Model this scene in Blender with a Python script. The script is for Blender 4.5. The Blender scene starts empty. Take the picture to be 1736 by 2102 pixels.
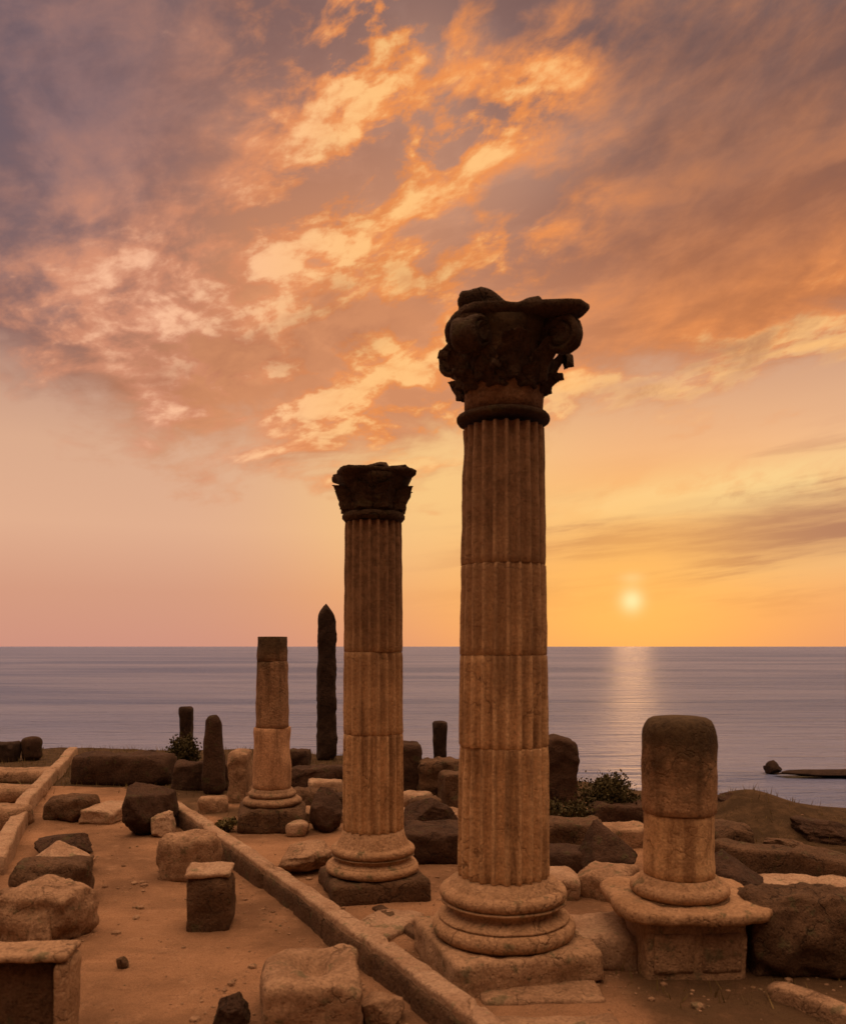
import bpy, bmesh, math, random
from math import sin, cos, pi, radians, atan, atan2, sqrt
from mathutils import Vector, noise

S = bpy.context.scene
COL = S.collection

# ------------------------------------------------------------------ camera
CAM_H = 2.2
F = 1700.0 / 2102.0            # focal length in picture heights
cam = bpy.data.cameras.new("camera")
cam.sensor_fit = 'VERTICAL'
cam.sensor_height = 36.0
cam.lens = 36.0 * F
cam.shift_y = (1327 - 1051) / 2102.0
cam.clip_start = 0.05
cam.clip_end = 60000
cam.dof.use_dof = True
cam.dof.focus_distance = 13.0
cam.dof.aperture_fstop = 2.4
camo = bpy.data.objects.new("camera", cam)
camo.location = (0, 0, CAM_H)
camo.rotation_euler = (pi / 2, 0, 0)
COL.objects.link(camo)
S.camera = camo

# ------------------------------------------------------------------ exposure
S.view_settings.view_transform = 'Standard'
S.view_settings.look = 'None'
S.view_settings.exposure = 0.0
S.view_settings.gamma = 1.0
S.render.film_transparent = False
S.cycles.max_bounces = 5
S.cycles.diffuse_bounces = 3
S.cycles.glossy_bounces = 3
S.cycles.caustics_reflective = False
S.cycles.caustics_refractive = False

SUN_AZ = atan(428 / 1700.0)
SUN_EL = radians(3.35)


def lin(r, g, b):
    def c(v):
        v /= 255.0
        return v / 12.92 if v <= 0.04045 else ((v + 0.055) / 1.055) ** 2.4
    return (c(r), c(g), c(b), 1.0)


# ------------------------------------------------------------------ node maths helper
class E:
    nt = None

    def __init__(s, sock):
        s.s = sock

    @staticmethod
    def m(op, *a, clamp=False):
        n = E.nt.nodes.new('ShaderNodeMath')
        n.operation = op
        n.use_clamp = clamp
        for i, v in enumerate(a):
            if isinstance(v, E):
                E.nt.links.new(v.s, n.inputs[i])
            else:
                n.inputs[i].default_value = v
        return E(n.outputs[0])

    def __add__(s, o): return E.m('ADD', s, o)
    __radd__ = __add__
    def __mul__(s, o): return E.m('MULTIPLY', s, o)
    __rmul__ = __mul__
    def __sub__(s, o): return E.m('SUBTRACT', s, o)
    def __rsub__(s, o): return E.m('SUBTRACT', o, s)
    def __truediv__(s, o): return E.m('DIVIDE', s, o)
    def __rtruediv__(s, o): return E.m('DIVIDE', o, s)
    def sat(s): return E.m('ADD', s, 0.0, clamp=True)


def sstep(a, b, x):
    n = E.nt.nodes.new('ShaderNodeMapRange')
    n.interpolation_type = 'SMOOTHSTEP'
    n.inputs['From Min'].default_value = a
    n.inputs['From Max'].default_value = b
    E.nt.links.new(x.s, n.inputs['Value'])
    return E(n.outputs['Result'])


def cmix(f, a, b, mode='MIX'):
    n = E.nt.nodes.new('ShaderNodeMix')
    n.data_type = 'RGBA'
    n.blend_type = mode
    n.clamp_factor = True
    for sock, v in ((n.inputs[0], f), (n.inputs[6], a), (n.inputs[7], b)):
        if isinstance(v, E):
            E.nt.links.new(v.s, sock)
        else:
            sock.default_value = v
    return E(n.outputs[2])


def vec(x, y, z):
    n = E.nt.nodes.new('ShaderNodeCombineXYZ')
    for i, v in enumerate((x, y, z)):
        if isinstance(v, E):
            E.nt.links.new(v.s, n.inputs[i])
        else:
            n.inputs[i].default_value = v
    return E(n.outputs[0])


def nse(v, scale, detail=5.0, rough=0.55, dist=0.0):
    n = E.nt.nodes.new('ShaderNodeTexNoise')
    n.inputs['Scale'].default_value = scale
    n.inputs['Detail'].default_value = detail
    n.inputs['Roughness'].default_value = rough
    n.inputs['Distortion'].default_value = dist
    if v is not None:
        E.nt.links.new(v.s, n.inputs['Vector'])
    return E(n.outputs['Fac'])


def ramp(x, stops):
    n = E.nt.nodes.new('ShaderNodeValToRGB')
    cr = n.color_ramp
    while len(cr.elements) < len(stops):
        cr.elements.new(0.5)
    for e, (p, c) in zip(cr.elements, stops):
        e.position = p
        e.color = c if len(c) == 4 else lin(*c)
    E.nt.links.new(x.s, n.inputs[0])
    return E(n.outputs[0])


# ------------------------------------------------------------------ sky
def build_world():
    w = bpy.data.worlds.new("World")
    S.world = w
    w.use_nodes = True
    nt = w.node_tree
    nt.nodes.clear()
    E.nt = nt
    tc = nt.nodes.new('ShaderNodeTexCoord')
    sep = nt.nodes.new('ShaderNodeSeparateXYZ')
    nt.links.new(tc.outputs['Generated'], sep.inputs[0])
    x, y, z0 = (E(sep.outputs[i]) for i in range(3))
    z = E.m('MAXIMUM', z0, 0.0)
    az = E.m('ARCTAN2', x, y)
    el = E.m('ARCSINE', z)
    # coordinates on the cloud deck overhead
    k = 1.0 / (z + 0.10)
    cx, cy = x * k, y * k
    warp = nse(vec(cx, cy, 3.1), 0.9, 2.0) - 0.5
    P = vec(cx + warp * 0.9, cy * 0.75 + cx * 0.25 + warp * 0.5, 0.0)
    P2 = vec(cx + warp * 0.9 - 0.05, cy * 0.75 + cx * 0.25 + warp * 0.5 - 0.10, 0.0)
    n1 = nse(P, 2.7, 7.0, 0.56)
    n2 = nse(P2, 2.7, 7.0, 0.56)
    relief = n1 - n2
    big = nse(vec(cx, cy, 9.0), 0.55, 3.0, 0.5)
    fine = nse(vec(az * 1.0 - el * 0.3, el * 1.7 - az * 0.25, 0.7), 16.0, 7.0, 0.58, 0.25)
    streak = nse(vec(az * 1.0 + el * 0.4, el * 9.5 - az * 0.9, 1.3), 3.2, 6.0, 0.6, 0.3)

    def blob(px, py, sx, sy, rot=0.0):
        u = (px - 868) / 1700.0
        a0 = atan(u)
        e0 = atan((1327 - py) / 1700.0 * cos(a0))
        da, de = az - a0, el - e0
        c, s_ = cos(rot), sin(rot)
        p = (da * c + de * s_) * (1700.0 / sx)
        q = (de * c - da * s_) * (1700.0 / sy)
        return E.m('POWER', 2.718, (p * p + q * q) * -0.5)

    # ---- clear air
    clearL = ramp(el * 1.6, [(0.0, (212, 150, 130)), (0.10, (217, 157, 130)), (0.22, (230, 177, 144)),
                             (0.36, (224, 174, 142)), (0.52, (190, 146, 128)), (0.75, (140, 118, 124)),
                             (1.0, (150, 124, 124))])
    clearR = ramp(el * 1.6, [(0.0, (228, 152, 114)), (0.10, (241, 165, 110)), (0.22, (248, 188, 134)),
                             (0.36, (244, 190, 146)), (0.52, (206, 156, 128)), (0.75, (160, 128, 120)),
                             (1.0, (160, 130, 120))])
    clear = cmix(sstep(-0.32, 0.12, az), clearL, clearR)
    g = blob(1296, 1190, 300, 190)
    clear = cmix(g * 0.75, clear, lin(255, 172, 80))
    g = blob(880, 990, 170, 130)
    clear = cmix(g * 0.7, clear, lin(255, 208, 132))
    # ---- thin streaks low on the right, lit from below
    st = sstep(0.40, 0.66, streak)
    zone = (blob(1670, 1070, 290, 66, 0.10) * 2.2 + blob(1330, 1085, 160, 16, 0.0)).sat()
    low = cmix(sstep(0.42, 0.60, streak), lin(255, 206, 136), lin(184, 122, 92))
    clear = cmix((zone * (0.5 + st * 0.75)).sat(), clear, low)
    clear = cmix((blob(1660, 1082, 270, 40, 0.06) * (0.95 + (streak - 0.5) * 2.2)).sat(), clear, lin(180, 124, 96))
    edge = blob(1560, 985, 260, 26, 0.08) * sstep(0.35, 0.6, fine) + blob(1380, 1040, 170, 20, 0.03) * 0.8
    clear = cmix(edge.sat() * 0.8, clear, lin(255, 216, 148))

    # ---- the cloud deck
    elb = 0.205 + sstep(-0.02, 0.15, az) * 0.065 + E.m('MAXIMUM', az - 0.15, 0.0) * 0.10 + E.m('MAXIMUM', -0.29 - az, 0.0) * 0.42
    over = el - elb
    cover = sstep(-0.03, 0.06, over + (n1 - 0.5) * 0.26 + (fine - 0.5) * 0.10)
    base = ramp(el * 1.45, [(0.0, (214, 138, 88)), (0.30, (212, 136, 86)), (0.44, (190, 128, 96)),
                            (0.58, (158, 118, 108)), (0.75, (126, 103, 108)), (0.9, (112, 94, 100)), (1.0, (120, 98, 100))])
    baseR = ramp(el * 1.45, [(0.0, (224, 142, 72)), (0.34, (206, 128, 68)), (0.46, (184, 112, 74)),
                             (0.60, (158, 104, 82)), (0.75, (136, 98, 86)), (0.9, (116, 92, 90)), (1.0, (130, 100, 92))])
    base = cmix(sstep(-0.05, 0.34, az), base, baseR)
    base = cmix(sstep(-0.25, -0.55, az) * 0.6, base, lin(112, 98, 108))
    tex = (relief * 5.0 + (fine - 0.5) * 1.1 + (n1 - 0.5) * 1.3)
    lit_f = (blob(620, 520, 210, 120, 0.35) * 0.95 + blob(760, 300, 120, 170, -0.2) * 0.75
             + blob(770, 90, 75, 70) * 0.9 + blob(1030, 250, 110, 42, 0.42) * 1.35
             + blob(420, 640, 250, 120, 0.1) * 0.55 + blob(1000, 520, 160, 60, 0.3) * 0.55
             + blob(700, 760, 260, 110, 0.1) * 0.72 + blob(830, 880, 160, 60) * 0.9
             + blob(1400, 790, 330, 32, 0.20) * 1.15 + blob(1640, 640, 190, 40, 0.2) * 0.62
             + blob(1700, 730, 180, 36, 0.2) * 1.0 + blob(520, 100, 40, 70) * 0.3)
    tex2 = ((fine - 0.5) * 4.0 + relief * 4.0 + (n1 - 0.5) * 0.8) * (1.0 - (blob(1520, 330, 330, 260) * 0.75 + blob(190, 230, 230, 260) * 0.8).sat())
    grey = (blob(800, 470, 130, 70, 0.3) * 0.8 + blob(870, 170, 90, 80) * 0.7 + blob(1060, 360, 140, 50, 0.3) * 0.7).sat()
    base = cmix(blob(1420, 740, 360, 110, 0.15) * 0.65, base, lin(228, 138, 70))
    base = cmix(grey, base, lin(186, 146, 128))
    lit_f = E.m('MINIMUM', lit_f * (1.0 - grey * 0.55), 1.0)
    L = (lit_f * (0.36 + tex2 * 1.1) + tex2 * 0.24 + 0.08
         + E.m('POWER', 2.718, (over - 0.012) * (over - 0.012) * -1600.0) * sstep(0.08, 0.22, az) * (0.55 + tex2 * 0.8)).sat()
    warm = (blob(640, 590, 330, 230, 0.2) * 0.8 + blob(800, 830, 420, 120, 0.0) * 0.9).sat()
    base = cmix(warm * sstep(-0.42, -0.2, az), base, lin(224, 151, 105))
    west = sstep(-0.34, -0.02, az)
    midc = cmix(west, lin(214, 144, 112), lin(240, 148, 82))
    litc = cmix(west, lin(250, 190, 152), lin(255, 194, 124))
    deck = cmix(sstep(-0.05, 0.55, L), base, midc)
    micro = nse(vec(az * 1.0 - el * 0.4, el * 1.8 - az * 0.3, 2.2), 38.0, 5.0, 0.6, 0.2)
    deck = cmix(sstep(0.34, 1.10, L + (micro - 0.5) * 1.3), deck, litc)
    deck = cmix(0.5, deck, cmix((relief * 6.0 + 0.5 + (fine - 0.5) * 1.0 + (micro - 0.5) * 1.0).sat(), (0.80, 0.76, 0.78, 1), (1.12, 1.12, 1.12, 1)), 'MULTIPLY')
    dark = (blob(640, 690, 170, 26, 0.2) * 0.5 + blob(380, 770, 160, 26, 0.1) * 0.4 + blob(1560, 690, 130, 28, 0.2) * 0.55
            + blob(1380, 790, 110, 20, 0.15) * 0.6 + blob(700, 600, 130, 20, 0.2) * 0.35)
    deck = cmix((dark * sstep(0.35, 0.65, fine) * 1.3).sat(), deck, lin(176, 112, 82))
    sky = cmix(cover, clear, deck)

    # ---- the veiled sun
    sky = cmix(blob(1296, 1200, 170, 110) * 0.8, sky, lin(255, 184, 92))
    sunb = blob(1296, 1233, 15, 16) * 1.0 + blob(1296, 1186, 16, 8) * 0.28
    sky = cmix(sunb.sat(), sky, (1.0, 0.80, 0.38, 1.0))
    # ---- unseen sky overhead brightened to light the ground; behind, dimmed to darken front faces
    up = sstep(0.67, 0.90, el)
    rear = sstep(0.95, 1.7, E.m('ABSOLUTE', az))
    sky = cmix(rear, sky, cmix(sstep(0.4, 0.62, n1), lin(102, 69, 50), lin(84, 58, 44)))
    sky = cmix(up, sky, cmix(sstep(0.4, 0.62, n1), (2.6, 1.56, .92, 1), (2.0, 1.14, .66, 1)))

    bg = nt.nodes.new('ShaderNodeBackground')
    nt.links.new(sky.s, bg.inputs['Color'])
    bg.inputs['Strength'].default_value = 1.0
    ns = nt.nodes.new('ShaderNodeTexSky')
    ns.sky_type = 'NISHITA'
    ns.sun_disc = False
    ns.sun_elevation = SUN_EL
    ns.sun_rotation = SUN_AZ
    bg2 = nt.nodes.new('ShaderNodeBackground')
    nt.links.new(ns.outputs[0], bg2.inputs['Color'])
    bg2.inputs['Strength'].default_value = 0.05
    ad = nt.nodes.new('ShaderNodeMixShader')
    ad.inputs[0].default_value = 0.06
    nt.links.new(bg.outputs[0], ad.inputs[1])
    nt.links.new(bg2.outputs[0], ad.inputs[2])
    out = nt.nodes.new('ShaderNodeOutputWorld')
    nt.links.new(ad.outputs[0], out.inputs[0])
    w.cycles.sampling_method = 'MANUAL'
    w.cycles.sample_map_resolution = 1024


build_world()

# ------------------------------------------------------------------ sun
sl = bpy.data.lights.new("sun", 'SUN')
sl.energy = 0.11
sl.angle = radians(2.5)
sl.color = (1.0, 0.50, 0.20)
so = bpy.data.objects.new("sun", sl)
d = Vector((sin(SUN_AZ) * cos(SUN_EL), cos(SUN_AZ) * cos(SUN_EL), sin(SUN_EL)))
so.rotation_euler = d.to_track_quat('Z', 'Y').to_euler()
so.location = d * 50
COL.objects.link(so)


# ------------------------------------------------------------------ materials
def new_mat(name):
    m = bpy.data.materials.new(name)
    m.use_nodes = True
    nt = m.node_tree
    E.nt = nt
    return m, nt, nt.nodes['Principled BSDF']


def obj_coord():
    """Object coordinates shifted by a per-object random so no two stones look alike."""
    tc = E.nt.nodes.new('ShaderNodeTexCoord')
    oi = E.nt.nodes.new('ShaderNodeObjectInfo')
    r = E(oi.outputs['Random'])
    off = vec(r * 37.0, r * 91.0, r * 53.0)
    n = E.nt.nodes.new('ShaderNodeVectorMath')
    n.operation = 'ADD'
    E.nt.links.new(tc.outputs['Object'], n.inputs[0])
    E.nt.links.new(off.s, n.inputs[1])
    return E(n.outputs[0])


def set_bump(nt, b, h, strength, dist):
    n = nt.nodes.new('ShaderNodeBump')
    n.inputs['Strength'].default_value = strength
    n.inputs['Distance'].default_value = dist
    nt.links.new(h.s, n.inputs['Height'])
    nt.links.new(n.outputs[0], b.inputs['Normal'])


def stone_mat(name, a, b_, stain, lichen=None, stain_amt=0.5, vstreak=False, bump=0.6, dark_top=None):
    m, nt, b = new_mat(name)
    v = obj_coord()
    n1 = nse(v, 3.5, 8, 0.62)
    n2 = nse(v, 16, 8, 0.7)
    n3 = nse(v, 48, 5, 0.65)
    c = cmix(sstep(0.36, 0.66, n1), a, b_)
    c = cmix(sstep(0.50, 0.72, n2) * stain_amt, c, stain)
    if vstreak:
        mp = nt.nodes.new('ShaderNodeMapping')
        mp.inputs['Scale'].default_value = (1, 1, 0.10)
        nt.links.new(v.s, mp.inputs[0])
        ns = nse(E(mp.outputs[0]), 9, 6, 0.6)
        c = cmix(sstep(0.46, 0.68, ns) * 0.75, c, stain)
        c = cmix(sstep(0.54, 0.40, ns) * 0.35, c, a)
    if lichen:
        c = cmix(sstep(0.56, 0.66, nse(v, 7.5, 6, 0.65)) * 0.8, c, lichen)
    c = cmix(0.55, c, cmix(sstep(0.30, 0.70, n3), (0.50, 0.48, 0.46, 1), (1.30, 1.30, 1.30, 1)), 'MULTIPLY')
    wv = nt.nodes.new('ShaderNodeVectorMath')
    wv.operation = 'MULTIPLY_ADD'
    tn = nt.nodes.new('ShaderNodeTexNoise')
    tn.inputs['Scale'].default_value = 4.0
    tn.inputs['Detail'].default_value = 5
    nt.links.new(v.s, tn.inputs['Vector'])
    nt.links.new(tn.outputs['Color'], wv.inputs[0])
    wv.inputs[1].default_value = (.5, .5, .5)
    nt.links.new(v.s, wv.inputs[2])
    vc = nt.nodes.new('ShaderNodeTexVoronoi')
    vc.feature = 'DISTANCE_TO_EDGE'
    vc.inputs['Scale'].default_value = 2.6
    nt.links.new(wv.outputs[0], vc.inputs['Vector'])
    crack = sstep(0.022, 0.004, E(vc.outputs['Distance'])) * sstep(0.48, 0.60, nse(v, 2.0, 3))
    pitm = sstep(0.60, 0.70, nse(v, 34, 3, 0.6))
    c = cmix((crack * 0.75 + pitm * 0.55).sat(), c, stain)
    if dark_top:                                # darker top with a ragged lower edge; black lichen unless colours are given
        tc = nt.nodes.new('ShaderNodeTexCoord')
        sp = nt.nodes.new('ShaderNodeSeparateXYZ')
        nt.links.new(tc.outputs['Object'], sp.inputs[0])
        zz = E(sp.outputs[2]) + (n1 - 0.5) * dark_top[2] + (n2 - 0.5) * dark_top[2] * 0.8
        cc = dark_top[3] if len(dark_top) > 3 else (rgb(.035, .024, .014), rgb(.085, .058, .032))
        c = cmix(sstep(dark_top[0], dark_top[1], zz) * 0.92, c, cmix(sstep(.35, .65, n2), *cc))
    nt.links.new(c.s, b.inputs['Base Color'])
    b.inputs['Roughness'].default_value = 0.92
    b.inputs['Specular IOR Level'].default_value = 0.25
    pit = nt.nodes.new('ShaderNodeTexVoronoi')
    pit.inputs['Scale'].default_value = 26
    nt.links.new(v.s, pit.inputs['Vector'])
    h = n1 * 0.6 + n2 * 0.5 + n3 * 0.16 + sstep(0.0, 0.35, E(pit.outputs['Distance'])) * 0.14 - crack * 0.30 - pitm * 0.16
    set_bump(nt, b, h, bump, 0.08)
    return m


def rgb(r, g, b):
    return (r, g, b, 1.0)


M = {}
M['shaft_low'] = stone_mat('pale_sandstone', rgb(.68, .45, .25), rgb(.56, .35, .185), rgb(.22, .115, .055), None, .5, True, .35)
M['shaft_mid'] = stone_mat('brown_sandstone', rgb(.56, .34, .20), rgb(.44, .26, .15), rgb(.18, .10, .055), None, .5, True, .35)
M['shaft_top'] = stone_mat('weathered_sandstone', rgb(.36, .22, .135), rgb(.27, .165, .10), rgb(.11, .08, .048), None, .6, True, .35)
M['base'] = stone_mat('base_limestone', rgb(.50, .32, .195), rgb(.40, .245, .14), rgb(.15, .085, .045), rgb(.17, .145, .08), .5)
M['plinth'] = stone_mat('plinth_limestone', rgb(.44, .285, .18), rgb(.33, .21, .125), rgb(.13, .075, .045), rgb(.15, .13, .075), .55)
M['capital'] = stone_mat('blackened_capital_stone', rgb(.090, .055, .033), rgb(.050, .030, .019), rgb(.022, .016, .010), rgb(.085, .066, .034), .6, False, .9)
M['bell'] = stone_mat('capital_bell_stone', rgb(.27, .16, .09), rgb(.19, .11, .062), rgb(.075, .043, .025), None, .6, False, .6, (3.98, 4.28, .25))
M['block'] = stone_mat('ashlar_block', rgb(.40, .26, .165), rgb(.27, .165, .10), rgb(.12, .068, .04), rgb(.15, .125, .07), .6)
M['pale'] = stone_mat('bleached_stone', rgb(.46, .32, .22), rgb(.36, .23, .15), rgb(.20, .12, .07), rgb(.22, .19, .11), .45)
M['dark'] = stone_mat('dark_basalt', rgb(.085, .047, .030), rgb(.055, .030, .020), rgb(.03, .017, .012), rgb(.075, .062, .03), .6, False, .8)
M['soot'] = stone_mat('black_basalt', rgb(.055, .032, .022), rgb(.034, .019, .014), rgb(.016, .009, .006), None, .6, False, .8)
M['stump'] = stone_mat('crusted_sandstone', rgb(.44, .27, .155), rgb(.34, .205, .115), rgb(.15, .085, .046), None, .5, True, .6, (1.10, 1.62, .75))
M['dark_top'] = stone_mat('crusted_shaft', rgb(.36, .22, .13), rgb(.28, .17, .10), rgb(.12, .07, .04), None, .5, True, .6, (1.85, 2.25, .6))
SH = (rgb(.66, .43, .24), rgb(.52, .325, .175), rgb(.19, .11, .058), None, .5, True, .38)
M['shaft_main'] = stone_mat('graded_fluted_sandstone', *SH, (1.3, 3.7, 1.1, (rgb(.15, .088, .052), rgb(.30, .18, .108))))  # both fluted shafts turn browner and darker towards the top
M['shaft_second'] = stone_mat('graded_fluted_limestone', *SH, (1.0, 3.1, 1.0, (rgb(.13, .078, .046), rgb(.27, .162, .096))))
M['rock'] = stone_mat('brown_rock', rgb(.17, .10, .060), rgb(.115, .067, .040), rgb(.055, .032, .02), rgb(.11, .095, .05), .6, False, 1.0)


def leaf_mat(name, a, b_):
    m, nt, b = new_mat(name)
    gi = nt.nodes.new('ShaderNodeNewGeometry')
    c = cmix(E(gi.outputs['Random Per Island']), a, b_)
    nt.links.new(c.s, b.inputs['Base Color'])
    b.inputs['Roughness'].default_value = 0.7
    b.inputs['Specular IOR Level'].default_value = 0.2
    return m


M['leaf'] = leaf_mat('shrub_leaf', rgb(.050, .040, .016), rgb(.085, .070, .026))
M['leaf_olive'] = leaf_mat('olive_leaf', rgb(.10, .085, .035), rgb(.20, .165, .07))
M['grass'] = leaf_mat('dry_grass', rgb(.10, .075, .03), rgb(.24, .17, .07))
M['stem'] = leaf_mat('woody_stem', rgb(.06, .04, .025), rgb(.09, .06, .035))


def ground_mat():
    m, nt, b = new_mat('bare_earth')
    tc = nt.nodes.new('ShaderNodeTexCoord')
    v = E(tc.outputs['Object'])
    at = nt.nodes.new('ShaderNodeAttribute')
    at.attribute_name = 'scrub_shade'
    scr = E(at.outputs['Fac'])
    n1 = nse(v, 0.8, 8, 0.6)
    n2 = nse(v, 5, 8, 0.65)
    n3 = nse(v, 45, 5, 0.7)
    mp = nt.nodes.new('ShaderNodeMapping')
    mp.inputs['Scale'].default_value = (0.7, 3.2, 1)
    nt.links.new(v.s, mp.inputs[0])
    ns = nse(E(mp.outputs[0]), 1.6, 7, 0.62, 0.4)
    c = cmix(sstep(0.34, 0.66, n1), rgb(.43, .25, .145), rgb(.19, .108, .062))  # large dark patches put shadow areas into the earth colour
    c = cmix(sstep(0.48, 0.70, ns) * 0.55, c, rgb(.25, .145, .085))
    c = cmix(sstep(0.52, 0.70, n2) * 0.45, c, rgb(.50, .31, .19))
    c = cmix(sstep(0.56, 0.68, n3) * 0.6, c, rgb(.19, .10, .055))
    n4 = nse(v, 130, 3, 0.7)
    c = cmix(0.7, c, cmix(sstep(0.3, 0.7, n4), (0.62, 0.60, 0.58, 1), (1.25, 1.25, 1.25, 1)), 'MULTIPLY')
    vo = nt.nodes.new('ShaderNodeTexVoronoi')
    vo.inputs['Scale'].default_value = 30
    nt.links.new(v.s, vo.inputs['Vector'])
    grit = sstep(0.30, 0.12, E(vo.outputs['Distance'])) * sstep(0.50, 0.62, n2)
    c = cmix(grit * 0.7, c, rgb(.34, .22, .14))
    d_ = cmix(sstep(0.4, 0.62, n2), rgb(.060, .038, .020), rgb(.105, .065, .035))
    c = cmix(sstep(0.25, 0.75, scr + (n2 - 0.5) * 0.7), c, d_)
    nt.links.new(c.s, b.inputs['Base Color'])
    b.inputs['Roughness'].default_value = 0.95
    b.inputs['Specular IOR Level'].default_value = 0.15
    set_bump(nt, b, n1 * 0.3 + n2 * 0.6 + n3 * 0.30 + ns * 0.5 + n4 * 0.08 + grit * 0.22, 0.9, 0.08)
    return m


def water_mat():
    m, nt, b = new_mat('sea_water')
    tc = nt.nodes.new('ShaderNodeTexCoord')
    v = E(tc.outputs['Object'])

    def sc(sx, sy):
        mp = nt.nodes.new('ShaderNodeMapping')
        mp.inputs['Scale'].default_value = (sx, sy, 1)
        nt.links.new(v.s, mp.inputs[0])
        return E(mp.outputs[0])
    w1 = nse(sc(0.35, 0.9), 1.0, 6, 0.62, 0.3)
    w2 = nse(sc(0.05, 0.16), 1.0, 5, 0.6, 0.4)
    w3 = nse(sc(2.2, 3.6), 1.0, 5, 0.65)
    w4 = nse(sc(0.09, 0.34), 1.0, 4, 0.55, 0.6)
    sl_ = nse(sc(0.006, 0.03), 1.0, 4, 0.6, 0.5)
    nt.links.new(cmix(sstep(0.38, 0.62, sl_), rgb(.10, .15, .34), rgb(.25, .28, .46)).s, b.inputs['Base Color'])
    nt.links.new((0.42 + sstep(0.35, 0.7, sl_) * 0.08).s, b.inputs['Roughness'])
    b.inputs['IOR'].default_value = 1.40
    b.inputs['Specular Tint'].default_value = (.58, .69, 1.0, 1)
    set_bump(nt, b, w1 * 0.95 + w2 * 2.2 + w3 * 0.22 + sstep(0.46, 0.70, w4) * 0.6, 1.0, 1.0)
    return m


M['ground'] = ground_mat()
M['water'] = water_mat()


# ------------------------------------------------------------------ object helpers
def tag(o, label=None, cat=None, group=None, kind=None):
    if label: o['label'] = label
    if cat: o['category'] = cat
    auto = {'column': 'ancient columns of the ruin', 'rock': 'boulders and stones lying among the ruins', 'block': 'loose cut blocks among the ruins',
            'wall': 'low walls of the ruin', 'pillar': 'dark pillars near the shore', 'standing stone': 'standing stones near the shore',
            'shrub': 'shrubs between the stones', 'slab': 'slabs lying among the ruins', 'kerb': 'stone kerbs',
            'paving slab': 'flat paving slabs', 'ledge': 'stone ledges'}
    group = group or auto.get(cat)
    if group: o['group'] = group
    o['kind'] = kind or 'thing'
    return o


def link(name, bm, mat, parent=None, loc=(0, 0, 0), rot=(0, 0, 0), smooth=True):
    me = bpy.data.meshes.new(name)
    bmesh.ops.recalc_face_normals(bm, faces=bm.faces)
    bm.to_mesh(me)
    bm.free()
    me.materials.append(mat)
    if smooth:
        for p in me.polygons:
            p.use_smooth = True
    o = bpy.data.objects.new(name, me)
    o.location = loc
    o.rotation_euler = rot
    COL.objects.link(o)
    if parent:
        o.parent = parent
    return o


def empty(name, loc, rz=0.0):
    o = bpy.data.objects.new(name, None)
    o.location = loc
    o.rotation_euler = (0, 0, rz)
    o.empty_display_size = 0.2
    COL.objects.link(o)
    return o


def G(px, py, z=0.0):
    """the point at height z seen at a place of the photograph (1736 wide)"""
    Y = (CAM_H - z) * 1700.0 / (py - 1327.0)
    return Vector(((px - 868.0) / 1700.0 * Y, Y, z))


def fb(p, sc, oc=4):
    return noise.fractal(Vector(p) * sc, 0.9, 2.0, oc)


def block_bm(sx, sy, sz, r=0.022, amp=0.012, seed=0, cell=0.035, chip=1.3, top=None, taper=0.0, cap=60, cuts=3):
    """a worn stone block, its base at z=0, corners chipped by noise. top(x,y) reshapes the top"""
    n = [max(3, min(cap, int(round(s / cell)))) for s in (sx, sy, sz)]
    h = Vector((sx / 2, sy / 2, sz / 2))
    r = min(r, 0.48 * min(sx, sy, sz))
    bm = bmesh.new()
    vs = {}
    rc = random.Random(seed * 13 + 5)
    corners = []
    for _ in range(cuts):
        c0 = Vector((rc.choice((-1, 1)), rc.choice((-1, 1)), rc.choice((-1, 1, 1))))
        wgt = Vector((rc.uniform(.4, 1), rc.uniform(.4, 1), rc.uniform(.4, 1)))
        nrm = Vector((c0.x * wgt.x, c0.y * wgt.y, c0.z * wgt.z))
        corners.append((nrm, (wgt.x + wgt.y + wgt.z) * rc.uniform(.74, .90), nrm.length_squared))
    so_ = Vector((seed * 3.17, seed * 1.31, seed * 7.7))

    def V(i, j, k):
        key = (i, j, k)
        if key in vs:
            return vs[key]
        p = Vector((sx * (i / n[0] - .5), sy * (j / n[1] - .5), sz * (k / n[2] - .5)))
        q = p + so_
        ch = max(0.0, noise.noise(q * 3.3) + 0.15) * 2.2 * chip
        ch += max(0.0, noise.noise(q * 9.0)) * 0.8 * chip
        rr = min(r * (1 + ch), 0.49 * min(sx, sy, sz))
        inner = Vector([max(-(h[a] - rr), min(h[a] - rr, p[a])) for a in range(3)])
        dd = p - inner
        if dd.length > 1e-6:
            nn = dd.normalized()
            p = inner + nn * rr
        else:
            nn = p.normalized()
        p = p + nn * (fb(q, 2.2) * amp * 1.5 + fb(q + Vector((5, 5, 5)), 8.0, 4) * amp * 0.9)
        for nrm, lim, l2 in corners:         # broken-off corners
            e = p.x / h.x * nrm.x + p.y / h.y * nrm.y + p.z / h.z * nrm.z - lim
            if e > 0:
                e *= (1 - .12 * noise.noise(q * 7)) / l2
                p = Vector((p.x - e * nrm.x * h.x, p.y - e * nrm.y * h.y, p.z - e * nrm.z * h.z))
        p.z += h.z
        if taper:
            f = 1 - taper * (p.z / sz)
            p.x *= f
            p.y *= f
        if top:
            p.z *= top(p.x, p.y)
        v = bm.verts.new(p)
        vs[key] = v
        return v
    for a in range(3):
        b_, c = (a + 1) % 3, (a + 2) % 3
        for side in (0, n[a]):
            for i in range(n[b_]):
                for j in range(n[c]):
                    q = []
                    for (di, dj) in ((0, 0), (1, 0), (1, 1), (0, 1)):
                        ix = [0, 0, 0]
                        ix[a] = side
                        ix[b_] = i + di
                        ix[c] = j + dj
                        q.append(V(*ix))
                    bm.faces.new(q)
    return bm


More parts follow.
